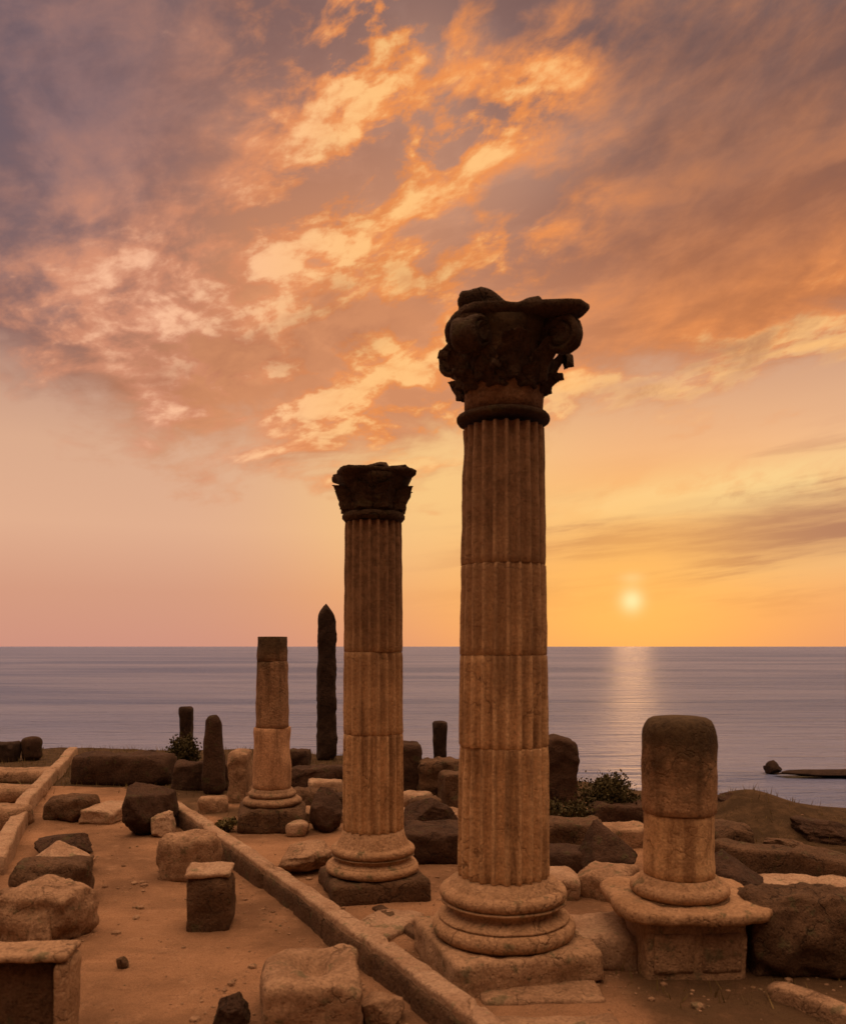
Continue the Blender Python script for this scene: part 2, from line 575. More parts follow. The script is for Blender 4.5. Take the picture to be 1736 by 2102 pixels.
def rock_bm(sx, sy, sz, seed=0, amp=0.14, cuts=12, sub=5, flat=0.0):
    """a boulder with flattened facets, base at z=0"""
    rnd = random.Random(seed)
    bm = bmesh.new()
    bmesh.ops.create_icosphere(bm, subdivisions=sub, radius=1.0)
    pl = []
    for _ in range(cuts):
        a, zz = rnd.uniform(0, 2 * pi), rnd.uniform(-0.2, 1.0)
        nrm = Vector((cos(a) * sqrt(1 - min(zz * zz, .99)), sin(a) * sqrt(1 - min(zz * zz, .99)), zz)).normalized()
        pl.append((nrm, rnd.uniform(0.48, 0.82)))
    o = Vector((seed * 2.3, seed * 5.1, seed * 1.7))
    for v in bm.verts:
        p = v.co.copy()
        p *= 1 + amp * fb(p + o, 1.1, 3) * 1.3
        for nrm, dd in pl:
            e = p.dot(nrm) - dd
            if e > 0:
                p -= nrm * e * 0.97
        p += p.normalized() * (fb(p + o, 3.2, 4) * amp * 0.28 + fb(p + o, 9.0, 3) * amp * 0.10)
        v.co = p
    mn = [min(v.co[a] for v in bm.verts) for a in range(3)]
    mx = [max(v.co[a] for v in bm.verts) for a in range(3)]
    for v in bm.verts:
        v.co = Vector((((v.co[0] - mn[0]) / (mx[0] - mn[0]) - .5) * sx, ((v.co[1] - mn[1]) / (mx[1] - mn[1]) - .5) * sy,
                       ((v.co[2] - mn[2]) / (mx[2] - mn[2])) * sz * 1.12 - sz * 0.12))
    return bm


def span(x0, x1, yt, yb, depth):
    """centre and size of a thing whose front stands on the ground at yb"""
    a, b_ = G(x0, yb), G(x1, yb)
    w = b_.x - a.x
    hgt = (yb - yt) * a.y / 1700.0
    return Vector(((a.x + b_.x) / 2, a.y + depth / 2, 0)), w, hgt


def block(name, label, cat, x0, x1, yt, yb, depth, mat='block', rz=0.0, r=0.022, amp=0.012, seed=1, group=None,
          sink=0.03, **kw):
    c, w, hgt = span(x0, x1, yt, yb, depth)
    o = link(name, block_bm(w, depth, hgt + sink, r, amp, seed, **kw), M[mat], None, (c.x, c.y, -sink), (0, 0, rz))
    return tag(o, label, cat, group)


def rock(name, label, cat, x0, x1, yt, yb, depth, mat='rock', rz=0.0, seed=1, group=None, **kw):
    c, w, hgt = span(x0, x1, yt, yb, depth)
    o = link(name, rock_bm(w, depth, hgt, seed, **kw), M[mat], None, (c.x, c.y, 0), (0, 0, rz))
    return tag(o, label, cat, group)


def lathe_bm(prof, seg=96, amp=0.006, seed=0, flutes=0, fdepth=0.0, scale=6.0, cap=True):
    """prof: (radius, z) rows. Flutes are cut between narrow fillets."""
    bm = bmesh.new()
    rows = []
    o = Vector((seed * 1.9, seed * 4.3, seed * 2.7))
    zs = [z for _, z in prof]
    z0, z1 = min(zs), max(zs)
    for (r, z) in prof:
        row = []
        for i in range(seg):
            a = 2 * pi * i / seg
            rr = r
            dirv = Vector((cos(a), sin(a), 0))
            q = dirv * r + Vector((0, 0, z)) + o
            if flutes:
                t = (a / (2 * pi) * flutes) % 1.0
                s = (t - 0.12) / 0.76
                wear = 0.80 + 0.30 * max(0.0, min(1.0, 0.5 + noise.noise(q * 1.7)))
                if 0 < s < 1:
                    rr -= fdepth * (sin(pi * s) ** 0.55) * wear
            rr += fb(q, scale) * amp
            big = noise.noise(q * 2.4 + Vector((9, 2, 4)))
            if big > 0.32:
                rr -= (big - 0.32) * amp * 9
            row.append(bm.verts.new((dirv.x * rr, dirv.y * rr, z)))
        rows.append(row)
    for ra, rb in zip(rows, rows[1:]):
        for i in range(seg):
            j = (i + 1) % seg
            bm.faces.new((ra[i], ra[j], rb[j], rb[i]))
    if cap:
        bm.faces.new(list(reversed(rows[0])))
        bm.faces.new(rows[-1])
    return bm


def drum_prof(r0, r1, z0, z1, step=0.05, lip=0.006):
    n = max(4, int((z1 - z0) / step))
    p = [(r0 - lip, z0), (r0 - lip * 0.3, z0 + lip * 0.7)]
    for i in range(1, n):
        t = i / n
        p.append((r0 + (r1 - r0) * t, z0 + (z1 - z0) * t))
    p += [(r1 - lip * 0.3, z1 - lip * 0.7), (r1 - lip, z1)]
    return p


def torus_prof(r, z0, z1, n=8):
    """a rounded moulding whose fullest radius is r"""
    hz = (z1 - z0) / 2
    zc = (z0 + z1) / 2
    return [(r - hz + hz * cos(-pi / 2 + pi * i / n), zc + hz * sin(-pi / 2 + pi * i / n)) for i in range(n + 1)]


def tube_into(bm, pts, rads, seg=8):
    rows = []
    for i, p in enumerate(pts):
        t = (pts[min(i + 1, len(pts) - 1)] - pts[max(i - 1, 0)]).normalized()
        u = t.orthogonal().normalized()
        w = t.cross(u)
        rows.append([bm.verts.new(p + (u * cos(2 * pi * k / seg) + w * sin(2 * pi * k / seg)) * rads[i]) for k in range(seg)])
    # keep neighbouring rings aligned
    for ra, rb in zip(rows, rows[1:]):
        best = min(range(seg), key=lambda s_: sum((ra[k].co - rb[(k + s_) % seg].co).length for k in range(seg)))
        rb[:] = rb[best:] + rb[:best]
        for k in range(seg):
            bm.faces.new((ra[k], ra[(k + 1) % seg], rb[(k + 1) % seg], rb[k]))
    bm.faces.new(list(reversed(rows[0])))
    bm.faces.new(rows[-1])


# ------------------------------------------------------------------ Corinthian capital
def leaf_bm(bell, a0, z0, z1, width, out, seed, broken=0.0):
    """one acanthus leaf: lobed edges, a raised midrib, the tip curling out and over"""
    bm = bmesh.new()
    nt_, ns_ = 26, 12
    tend = 1.0 - broken
    lay = []
    for off in (0.0, 0.030):
        rows = []
        for i in range(nt_ + 1):
            t = tend * i / nt_
            if t < 0.68:
                q = t / 0.68
                z = z0 + (z1 - z0) * q
                rad = bell(z) + 0.010 + out * 0.42 * q ** 2.4
            else:
                q = (t - 0.68) / 0.32
                z = z1 + out * 0.42 * sin(q * pi * .9) - out * 0.42 * q ** 2.5
                rad = bell(z1) + 0.010 + out * (0.42 + 0.58 * sin(q * pi / 2))
            lobe = 0.86 + 0.22 * abs(sin(t * pi * 4.5))
            w = width * (0.86 + 0.26 * sin(pi * min(1, t * 1.2))) * lobe * max(0.18, sqrt(max(0, 1 - max(0, (t - .62) / .40) ** 2)))
            row = []
            for j in range(ns_ + 1):
                s = -1 + 2 * j / ns_
                prof = 0.026 * math.exp(-(s / .22) ** 2) - 0.030 * s * s + 0.009 * sin(abs(s) * 17 - t * 9)
                rr = rad + (prof if off else prof * .4) + off * (1 - .5 * abs(s)) + fb((rad * s * 3, z * 3, seed), 5.0, 3) * 0.010
                a = a0 + s * w / max(rad, 0.2)
                row.append(bm.verts.new((cos(a) * rr, sin(a) * rr, z + off * 0.5 * max(0, t - .7) - .012 * s * s)))
            rows.append(row)
        lay.append(rows)
    A, B = lay
    for i in range(nt_):
        for j in range(ns_):
            bm.faces.new((A[i][j], A[i + 1][j], A[i + 1][j + 1], A[i][j + 1]))
            bm.faces.new((B[i][j], B[i][j + 1], B[i + 1][j + 1], B[i + 1][j]))
    for i in range(nt_):
        bm.faces.new((A[i][0], B[i][0], B[i + 1][0], A[i + 1][0]))
        bm.faces.new((A[i][-1], A[i + 1][-1], B[i + 1][-1], B[i][-1]))
    for j in range(ns_):
        bm.faces.new((A[0][j], A[0][j + 1], B[0][j + 1], B[0][j]))
        bm.faces.new((A[-1][j], B[-1][j], B[-1][j + 1], A[-1][j + 1]))
    return bm


def volute_bm(bell, a, zb, zt, reach, wide=0.075, seed=0):
    """a heavy scroll carried out from the bell to the corner under the abacus: a solid rolled
    disc with a spiral groove, and the stalk below it"""
    bm = bmesh.new()
    rs = (zt - zb) * 0.36
    ca, sa = cos(a), sin(a)
    R1 = reach - rs

    def put(u, w, z):                       # u outward, w sideways
        return Vector((ca * u - sa * w, sa * u + ca * w, z))
    # rolled disc: rings across its width, spiral relief on the flanks
    nseg, rows = 28, []
    zc = zt - rs
    for (fw, fr) in ((-1, .0), (-1, .35), (-1.25, .5), (-.6, .62), (-1.2, .78), (-.95, .96), (-.6, 1.0), (0, .93), (.6, 1.0), (.95, .96),
                     (1.2, .78), (.6, .62), (1.25, .5), (1, .35), (1, .0)):
        row = []
        for k in range(nseg):
            th = 2 * pi * k / nseg
            r = rs * max(fr, .02)
            p = put(R1 + cos(th) * r, fw * wide, zc + sin(th) * r)
            p += (p - put(R1, 0, zc)) * (.10 * fb(p + Vector((seed, 0, 0)), 9, 3))
            row.append(bm.verts.new(p))
        rows.append(row)
    for ra, rb in zip(rows, rows[1:]):
        for k in range(nseg):
            bm.faces.new((ra[k], ra[(k + 1) % nseg], rb[(k + 1) % nseg], rb[k]))
    bm.faces.new(rows[0])
    bm.faces.new(rows[-1])
    # stalk, filling the gap between bell and scroll
    rows = []
    for i in range(9):
        t = i / 8
        z = zb + (zt - .01 - zb) * t
        u0 = bell(z) - .04
        u1 = bell(zb) + .03 + (R1 + rs * .55 - bell(zb) - .03) * t ** 1.5
        w = wide * (.75 + .35 * t)
        row = [bm.verts.new(put(u, v, z + .010 * fb((u, v, z + seed), 10, 3))) for (u, v) in
               ((u0, -w), (u1 * .7 + u0 * .3, -w), (u1, -w * .6), (u1 + .012, 0), (u1, w * .6), (u1 * .7 + u0 * .3, w), (u0, w))]
        rows.append(row)
    n = 7
    for ra, rb in zip(rows, rows[1:]):
        for k in range(n):
            bm.faces.new((ra[k], ra[(k + 1) % n], rb[(k + 1) % n], rb[k]))
    bm.faces.new(rows[0])
    bm.faces.new(list(reversed(rows[-1])))
    return bm


def abacus_bm(radii, mid, thick, z, seed=0, rot=0.0):
    """concave-sided slab; radii = reach of its four corners (short = broken off)"""
    bm = bmesh.new()
    out = []
    for c in range(4):
        a0 = rot + pi / 4 + c * pi / 2
        ra, rb = radii[c], radii[(c + 1) % 4]
        for i in range(14):
            t = i / 14
            a = a0 - 0.09 + (pi / 2) * t if i else a0 - 0.09
            if i == 0:
                out.append((a0 - 0.09, ra))
                out.append((a0 + 0.09, ra))
                continue
            a = a0 + 0.09 + (pi / 2 - 0.18) * t
            e = ra if t < 0.5 else rb
            s = abs(2 * t - 1)
            out.append((a, mid + (e - mid) * s ** 1.7))
    rows = []
    nl = 5
    for k in range(nl + 1):
        f = k / nl
        zz = z + thick * f
        sc = 0.90 + 0.10 * sin(min(1, f * 1.6) * pi / 2)
        row = []
        for (a, r) in out:
            p = Vector((cos(a) * r * sc, sin(a) * r * sc, zz))
            q = p + Vector((seed, 0, 0))
            p += Vector((cos(a), sin(a), 0)) * fb(q, 8, 3) * 0.018
            p.z += fb(q + Vector((0, 7, 0)), 6, 3) * 0.010
            row.append(bm.verts.new(p))
        rows.append(row)
    n = len(out)
    for ra_, rb_ in zip(rows, rows[1:]):
        for i in range(n):
            bm.faces.new((ra_[i], ra_[(i + 1) % n], rb_[(i + 1) % n], rb_[i]))
    for row, zc in ((rows[0], z), (rows[-1], z + thick)):
        c = bm.verts.new((0, 0, zc))
        for i in range(n):
            bm.faces.new((row[i], row[(i + 1) % n], c))
    return bm


# ------------------------------------------------------------------ columns
def main_column():
    loc = Vector((0.557, 5.75, 0))
    rz = radians(8)
    root = empty('fluted_column', loc, rz)
    tag(root, 'tallest fluted sandstone column with broken leafy capital', 'column')
    link('plinth', block_bm(1.03, 1.03, 0.25, .025, .014, 3, cell=.03, cuts=1), M['plinth'], root, (0, 0, -.03), (0, 0, radians(8)))
    b = [(.44, .215)] + torus_prof(.495, .22, .335) + [(.45, .34), (.45, .352)]
    for i in range(9):
        t = i / 8
        b.append((.435 - .055 * sin(pi * t) - .02 * t, .357 + .09 * t))
    b += [(.43, .45), (.43, .462)] + torus_prof(.44, .465, .555) + [(.375, .56), (.372, .585), (.33, .592), (.318, .62)]
    link('base', lathe_bm(b, 128, .006, 2), M['base'], root)
    R = lambda z: .318 - (.318 - .282) * ((z - .62) / (3.72 - .62)) ** 1.25
    cuts = [(.622, 1.515, 'shaft_low'), (1.515, 2.14, 'shaft_mid'), (2.14, 2.76, 'shaft_mid'), (2.76, 3.71, 'shaft_top')]
    for k, (a, c, m) in enumerate(cuts):
        bm = lathe_bm(drum_prof(R(a), R(c), a + .0005, c - .0005), 22 * 10, .0045, 11 + k, 22, .046)
        link('drum', bm, M['shaft_main'], root, (0, 0, 0), (0, 0, radians(.8 * ((k * 7) % 3 - 1))))
    # necking ring and capital
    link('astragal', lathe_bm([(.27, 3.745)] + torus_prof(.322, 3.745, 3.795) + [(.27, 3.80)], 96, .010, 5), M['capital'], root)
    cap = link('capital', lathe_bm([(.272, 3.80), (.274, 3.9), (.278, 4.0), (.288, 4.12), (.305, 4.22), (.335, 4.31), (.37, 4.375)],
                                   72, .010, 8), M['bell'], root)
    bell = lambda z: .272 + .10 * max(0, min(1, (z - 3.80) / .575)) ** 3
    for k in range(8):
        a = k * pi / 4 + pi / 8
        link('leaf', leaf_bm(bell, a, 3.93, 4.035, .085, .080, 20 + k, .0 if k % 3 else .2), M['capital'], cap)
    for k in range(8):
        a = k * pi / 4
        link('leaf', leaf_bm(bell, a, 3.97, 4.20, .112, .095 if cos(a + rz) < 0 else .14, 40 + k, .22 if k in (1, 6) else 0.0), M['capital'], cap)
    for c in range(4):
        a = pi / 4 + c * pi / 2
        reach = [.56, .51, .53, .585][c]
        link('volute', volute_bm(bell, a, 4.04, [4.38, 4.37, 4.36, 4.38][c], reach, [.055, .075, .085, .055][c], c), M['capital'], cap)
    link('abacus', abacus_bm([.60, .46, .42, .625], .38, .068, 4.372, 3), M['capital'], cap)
    # lump of masonry left on the broken half
    lump = block_bm(.56, .50, .16, .05, .03, 8, cell=.025, chip=1.5, top=lambda x, y: 1.0 - .55 * math.exp(-((x - .10) / .12) ** 2))
    link('masonry', lump, M['capital'], cap, (-.04, .02, 4.425), (0, 0, -rz))
    return root


def second_column():
    loc = Vector((-.447, 7.45, 0))
    rz = radians(14)
    root = empty('fluted_column', loc, rz)
    tag(root, 'slimmer fluted column with small flared dark capital and ragged top', 'column')
    link('plinth', block_bm(.86, .86, .22, .03, .012, 5, cell=.045), M['rock'], root, (0, 0, -.03))
    b = [(.36, .188)] + torus_prof(.425, .192, .275) + [(.385, .28)]
    for i in range(7):
        t = i / 6
        b.append((.375 - .04 * sin(pi * t), .285 + .06 * t))
    b += torus_prof(.375, .35, .425) + [(.325, .43), (.315, .45), (.288, .50), (.275, .56)]
    link('base', lathe_bm(b, 112, .007, 4), M['base'], root)
    R = lambda z: .275 - .018 * ((z - .56) / 2.75)
    for k, (a, c, m) in enumerate([(.562, 1.42, 'shaft_low'), (1.42, 2.15, 'shaft_mid'), (2.15, 3.31, 'shaft_top')]):
        bm = lathe_bm(drum_prof(R(a), R(c), a + .0005, c - .0005), 20 * 10, .005, 31 + k, 20, .040)
        link('drum', bm, M['shaft_second'], root)
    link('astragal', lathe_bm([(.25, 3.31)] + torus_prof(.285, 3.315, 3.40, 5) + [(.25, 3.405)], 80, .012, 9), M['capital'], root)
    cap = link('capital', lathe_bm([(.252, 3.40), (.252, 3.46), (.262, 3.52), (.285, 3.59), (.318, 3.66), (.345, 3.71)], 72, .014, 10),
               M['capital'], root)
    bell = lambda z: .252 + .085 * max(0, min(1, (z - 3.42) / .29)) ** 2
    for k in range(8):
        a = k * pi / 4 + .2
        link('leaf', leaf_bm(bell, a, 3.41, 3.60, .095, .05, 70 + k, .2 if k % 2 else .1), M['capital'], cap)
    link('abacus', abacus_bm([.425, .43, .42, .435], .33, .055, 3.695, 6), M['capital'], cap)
    for (ang, rr, s) in ((2.9, .20, .15), (-1.5, .17, .17), (-.2, .22, .17), (1.4, .15, .14)):
        link('masonry', rock_bm(s * 1.5, s * 1.2, .085, int(ang * 10) + 50, .3, 4, 3), M['capital'], cap,
             (cos(ang) * rr, sin(ang) * rr, 3.742))
    return root


def right_column():
    root = empty('column_stump', (1.79, 5.80, 0), radians(3))
    tag(root, 'short thick column stump with rounded top on panelled square pedestal', 'column')
    ped = link('pedestal', block_bm(.68, .68, .42, .015, .008, 7, cell=.03, cuts=0), M['plinth'], root, (0, 0, -.04))
    for (px, w) in ((-.155, .27), (.165, .27)):
        link('panel', block_bm(w, .03, .26, .008, .004, 9, cell=.03, cuts=0), M['block' if px > 0 else 'plinth'], ped, (px, -.338, .085))
    bm = block_bm(1.04, .96, .09, .025, .012, 13, cell=.035, chip=.8, cuts=1)
    for v in bm.verts:                       # worn round corners
        qx, qy = v.co.x / .52, v.co.y / .48
        m_ = max(abs(qx), abs(qy))
        if m_ < 1e-4:
            continue
        e = 1 / (abs(qx / m_) ** 4.5 + abs(qy / m_) ** 4.5) ** (1 / 4.5)
        v.co.x *= e
        v.co.y *= e
    link('slab', bm, M['base'], root, (.035, .02, .383))
    b = [(.29, .462)] + [(.335, .468)] + torus_prof(.335, .475, .565) + [(.285, .57), (.275, .585), (.250, .61)]
    link('base', lathe_bm(b, 96, .008, 6), M['base'], root)
    link('drum', lathe_bm(drum_prof(.243, .240, .612, 1.045), 96, .008, 14), M['shaft_low'], root)
    p = drum_prof(.252, .254, 1.05, 1.56)[:-2]
    p += [(.254, 1.58), (.250, 1.62), (.238, 1.655), (.218, 1.685), (.185, 1.703), (.12, 1.712), (.05, 1.715)]
    link('drum', lathe_bm(p, 96, .010, 15), M['stump'], root)
    return root


def far_column():
    c = G(545, 1712)
    root = empty('plain_column', (c.x, c.y + .45, 0), radians(10))
    tag(root, 'plain unfluted column shaft with flat broken top beside the standing stones', 'column')
    link('plinth', block_bm(.80, .80, .30, .03, .015, 17, cell=.05), M['rock'], root, (0, 0, -.03))
    link('base', lathe_bm([(.33, .265)] + torus_prof(.36, .27, .35) + [(.30, .36)] + torus_prof(.29, .37, .43) + [(.255, .44), (.24, .47)], 80, .008, 7),
         M['block'], root)
    link('drum', lathe_bm(drum_prof(.238, .225, .472, 1.21), 80, .009, 18), M['shaft_mid'], root)
    link('drum', lathe_bm(drum_prof(.205, .185, 1.213, 2.02), 80, .009, 19), M['dark_top'], root)
    link('drum', lathe_bm(drum_prof(.183, .178, 2.0205, 2.32), 80, .014, 20), M['dark_top'], root)
    return root


main_column()
second_column()
right_column()
far_column()


# ------------------------------------------------------------------ ground and sea
SEA_Z = -3.0


def coast(x):
    pts = [(-60, 20), (-9, 18.2), (-4, 17.6), (-1, 17.0), (1, 15.5), (2.6, 13.2), (4.2, 11.2), (6.5, 9.8), (12, 8.6), (60, 6)]
    for (a, ya), (b_, yb) in zip(pts, pts[1:]):
        if a <= x <= b_:
            t = (x - a) / (b_ - a)
            return ya + (yb - ya) * t
    return 20


def sm(a, b_, x):
    t = max(0.0, min(1.0, (x - a) / (b_ - a)))
    return t * t * (3 - 2 * t)


def kerb_x(y):
    return .289 + (y - 4.39) * -.575


def height(x, y):
    h = fb((x, y, 0), .55, 4) * .035 + fb((x, y, 4), 3.0, 3) * .008
    c = coast(x) + fb((x, y, 2), .5, 3) * .5
    bank = math.exp(-((x - 3.95) / .55) ** 2 - ((y - 10.3) / .8) ** 2) * .30
    bank += math.exp(-((x - 4.9) / 1.0) ** 2 - ((y - 9.9) / .8) ** 2) * .16
    bank += sm(1.6, 3.0, x) * sm(8.2, 9.6, y) * .06
    h += bank
    d_ = sm(c - .2, c + 5.5, y)
    h = h * (1 - d_) + (-5.5 + fb((x, y, 1), .4, 4) * 1.2) * d_
    return h


def scrub_shade(x, y):
    s = sm(9.5, 13.5, y + fb((x, y, 7), .7, 3) * 1.5)
    s = max(s, sm(2.3, 3.2, x + fb((x, y, 8), .9, 3) * .4) * sm(4.8, 6.4, y))
    s = max(s, sm(1.0, 1.5, x) * sm(6.4, 5.4, y) * .62)  # shadow over the right foreground, put into the earth colour
    # the path and the terrace stay bare
    if x < kerb_x(y) and y < 13.0:
        s *= .35
    return max(0.0, min(1.0, s))


def axis(fine0, fine1, step, lo, hi):
    v = []
    x = fine0
    while x <= fine1 + 1e-6:
        v.append(x)
        x += step
    st = step
    x = fine1
    while x < hi:
        st *= 1.35
        x += st
        v.append(min(x, hi))
    st = step
    x = fine0
    while x > lo:
        st *= 1.35
        x -= st
        v.insert(0, max(x, lo))
    return v


def build_ground():
    xs = axis(-9.5, 7.5, .085, -60, 60)
    ys = axis(3.6, 20, .085, -60, 40)
    bm = bmesh.new()
    g = []
    sc = []
    for y in ys:
        row = []
        for x in xs:
            row.append(bm.verts.new((x, y, height(x, y))))
            sc.append(scrub_shade(x, y))
        g.append(row)
    for j in range(len(ys) - 1):
        for i in range(len(xs) - 1):
            bm.faces.new((g[j][i], g[j][i + 1], g[j + 1][i + 1], g[j + 1][i]))
    o = link('ground', bm, M['ground'])
    at = o.data.attributes.new('scrub_shade', 'FLOAT', 'POINT')
    at.data.foreach_set('value', sc)
    tag(o, kind='structure')
    bm = bmesh.new()
    R = 30000
    v = [bm.verts.new(p) for p in ((-R, -R, 0), (R, -R, 0), (R, R, 0), (-R, R, 0))]
    bm.faces.new(v)
    tag(link('sea', bm, M['water'], None, (0, 0, SEA_Z)), kind='structure')


build_ground()


# ------------------------------------------------------------------ kerbs and low walls
def ribbon_bm(pts, w, h, seed=0, cell=.08, wob=.02, r=.025, joints=True):
    """a low stone kerb swept along ground points (left edge), height h"""
    P = [Vector(p) for p in pts]
    dense = []
    for a, b_ in zip(P, P[1:]):
        n = max(2, int((b_ - a).length / cell))
        for i in range(n):
            dense.append(a.lerp(b_, i / n))
    dense.append(P[-1])
    # smooth the line
    for _ in range(6):
        dense = [dense[0]] + [(dense[i - 1] + dense[i] * 2 + dense[i + 1]) / 4 for i in range(1, len(dense) - 1)] + [dense[-1]]
    prof = [(-w / 2, -.05), (-w / 2, h * .3), (-w / 2, h * .6), (-w / 2, h - r), (-w / 2 + r * .3, h - r * .3), (-w / 2 + r, h),
            (0, h), (w / 2 - r, h), (w / 2 - r * .3, h - r * .3), (w / 2, h - r), (w / 2, h * .5), (w / 2, -.05)]
    bm = bmesh.new()
    rows = []
    arc = 0.0
    rnd = random.Random(int(seed * 10))
    offs = [(rnd.uniform(-.014, .014), rnd.uniform(-.016, .012), rnd.uniform(.45, .85)) for _ in range(80)]
    si, send = 0, offs[0][2]
    for i, p in enumerate(dense):
        if i:
            arc += (p - dense[i - 1]).length
        if arc > send:
            si += 1
            send += offs[si % 80][2]
        gap = max(0.0, 1 - min(send - arc, arc - (send - offs[si % 80][2])) / .035) if joints else 0.0
        t = (dense[min(i + 1, len(dense) - 1)] - dense[max(i - 1, 0)]).normalized()
        n = Vector((t.y, -t.x, 0))
        row = []
        for (u, z) in prof:
            q = p + n * u + Vector((0, 0, z))
            k = q + Vector((seed, seed * 2, 0))
            e = fb(k, 1.6, 4) * wob + fb(k, 8, 3) * wob * .35
            if joints:
                q += n * offs[si % 80][0]
                if z > 0:
                    q.z += offs[si % 80][1] - gap * .022
                q -= n * u * gap * .14
            q += n * e * .8 + Vector((0, 0, (fb(k + Vector((3, 3, 3)), 2.0, 4) * wob * 1.2) if z > 0 else 0))
            row.append(bm.verts.new(q))
        rows.append(row)
    for ra, rb in zip(rows, rows[1:]):
        for j in range(len(prof) - 1):
            bm.faces.new((ra[j], ra[j + 1], rb[j + 1], rb[j]))
    bm.faces.new(rows[0])
    bm.faces.new(list(reversed(rows[-1])))
    return bm


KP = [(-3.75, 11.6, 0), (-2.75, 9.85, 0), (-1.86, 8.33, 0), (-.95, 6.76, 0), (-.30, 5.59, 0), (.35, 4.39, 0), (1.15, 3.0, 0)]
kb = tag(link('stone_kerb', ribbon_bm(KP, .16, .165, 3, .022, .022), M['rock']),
         'long raised stone kerb running diagonally beside the two fluted columns', 'kerb')  # dark stone colour stands in for the kerb's shaded side
link('lit_top_strip', ribbon_bm([(x + .008, y, .165) for x, y, z in KP], .142, .05, 3, .022, .016, .018), M['pale'], kb)  # added pale strip: light on the kerb top put into the colour
tag(link('stone_kerb', ribbon_bm([(-7.0, 16.6, 0), (-5.9, 13.0, 0), (-5.2, 10.8, 0), (-4.35, 8.6, 0), (-4.1, 7.9, 0)], .17, .20, 5, .03, .018), M['pale']),
    'thin pale kerb along the ends of the low stone rows', 'kerb')
p0, p1, p2 = G(775, 1868), G(815, 1893), G(862, 1926)  # low dark strip along a thin diagonal line
tag(link('dark_strip', ribbon_bm([p0, p1, p2], .10, .035, 6, .05, .008, .012, False), M['rock']),
    'short thin dark strip flush in the earth left of the tallest column', 'kerb')
p = [G(1585, 2045), G(1640, 2062), G(1745, 2100), G(1850, 2150)]
tag(link('stone_kerb', ribbon_bm(p, .14, .10, 7, .06, .02), M['block']), 'short low kerb in the shaded corner below the thick dark wall', 'kerb')
p = [G(1470, 1775), G(1560, 1790), G(1660, 1806), G(1780, 1830), G(1900, 1850)]
tag(link('low_wall', ribbon_bm(p, .30, .26, 9, .05, .04, .04), M['rock']), 'low brown rubble wall running below the dark earth bank', 'wall')

# rows of low stone seats at the far left
for k, (yb, yt, xr, lab) in enumerate(((1608, 1583, 96, 'farthest of the three low stone rows behind the pale kerb'),
                                       (1650, 1620, 66, 'middle of the three low stone rows behind the pale kerb'),
                                       (1705, 1664, 30, 'nearest of the three low stone rows behind the pale kerb'))):
    block('stone_row', lab, 'stone row', -260, xr, yt, yb, .55, 'block', 0, .03, .016, 60 + k, 'low stone rows beside the kerb', cell=.07)

block('low_wall', 'long dark low wall across the far end of the earth path', 'wall', 142, 345, 1552, 1612, .6, 'dark', radians(-2), .04, .03, 71, cell=.08)
block('stone_block', 'pale flat block lying on the path below the dark wall', 'block', 165, 245, 1632, 1690, .7, 'pale', radians(-12), .03, .015, 72,
      top=lambda x, y: .5)
rock('boulder', 'dark leaning boulder at the head of the diagonal kerb', 'rock', 238, 335, 1618, 1722, .8, 'dark', 0, 73)
rock('boulder', 'small pale boulder resting against the dark leaning one', 'rock', 300, 352, 1672, 1722, .35, 'pale', .3, 74)

# ------------------------------------------------------------------ foreground blocks
block('stone_block', 'weathered block with rounded top leaning behind the squat stone post', 'block', 318, 430, 1722, 1812, .42, 'block', radians(-22), .07, .02, 81)
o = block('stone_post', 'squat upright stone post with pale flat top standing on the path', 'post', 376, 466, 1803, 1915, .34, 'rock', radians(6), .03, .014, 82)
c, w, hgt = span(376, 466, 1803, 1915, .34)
link('cap', block_bm(w + .01, .35, .05, .015, .010, 182, cell=.025, cuts=2), M['pale'], o, (0, 0, hgt + .022))  # added pale piece: sky light on the post top put into colour
o = block('stone_block', 'large cube block with hollow in its pale top by the kerb', 'block', 522, 724, 2026, 2150, .66, 'block', radians(10), .03, .020, 83,
          top=lambda x, y: 1 - .34 * math.exp(-((x - .02) / .10) ** 2 - ((y - .02) / .13) ** 2), cell=.03)
c, w, hgt = span(-70, 132, 1958, 2190, .24)
root = empty('framed_block', (c.x, c.y, 0), radians(3))
tag(root, 'upright dark slab block with raised pale rim cut by the picture corner', 'block')
link('slab', block_bm(w - .07, .15, hgt - .03, .03, .010, 84, cell=.04), M['rock'], root, (-.04, .03, -.03))
fr = bmesh.new()
for (bx, bz, sx_, sz_) in ((0, hgt - .05, w + .02, .05), (w / 2 - .03, 0, .07, hgt - .052)):
    t = block_bm(sx_, .25, sz_, .018, .008, 85 + int(bx * 9), cell=.03, cuts=0)
    me = bpy.data.meshes.new('tmp')
    for v in t.verts:
        v.co += Vector((bx, -.02, bz))
    t.to_mesh(me)
    t.free()
    fr.from_mesh(me)
    bpy.data.meshes.remove(me)
link('rim', fr, M['plinth'], root)

block('paving_slab', 'broad flat paving slab between the diagonal kerb and the tallest column', 'paving slab', 735, 840, 1916, 1928, .62, 'pale', radians(-26), .02, .010, 161)
block('paving_slab', 'flat paving slab in front of the tallest column plinth', 'paving slab', 985, 1245, 2052, 2066, .0 + .55, 'block', radians(4), .02, .010, 162)
block('paving_slab', 'second flat paving slab nearer the picture bottom', 'paving slab', 960, 1300, 2150, 2166, .42, 'block', radians(4), .02, .010, 163)

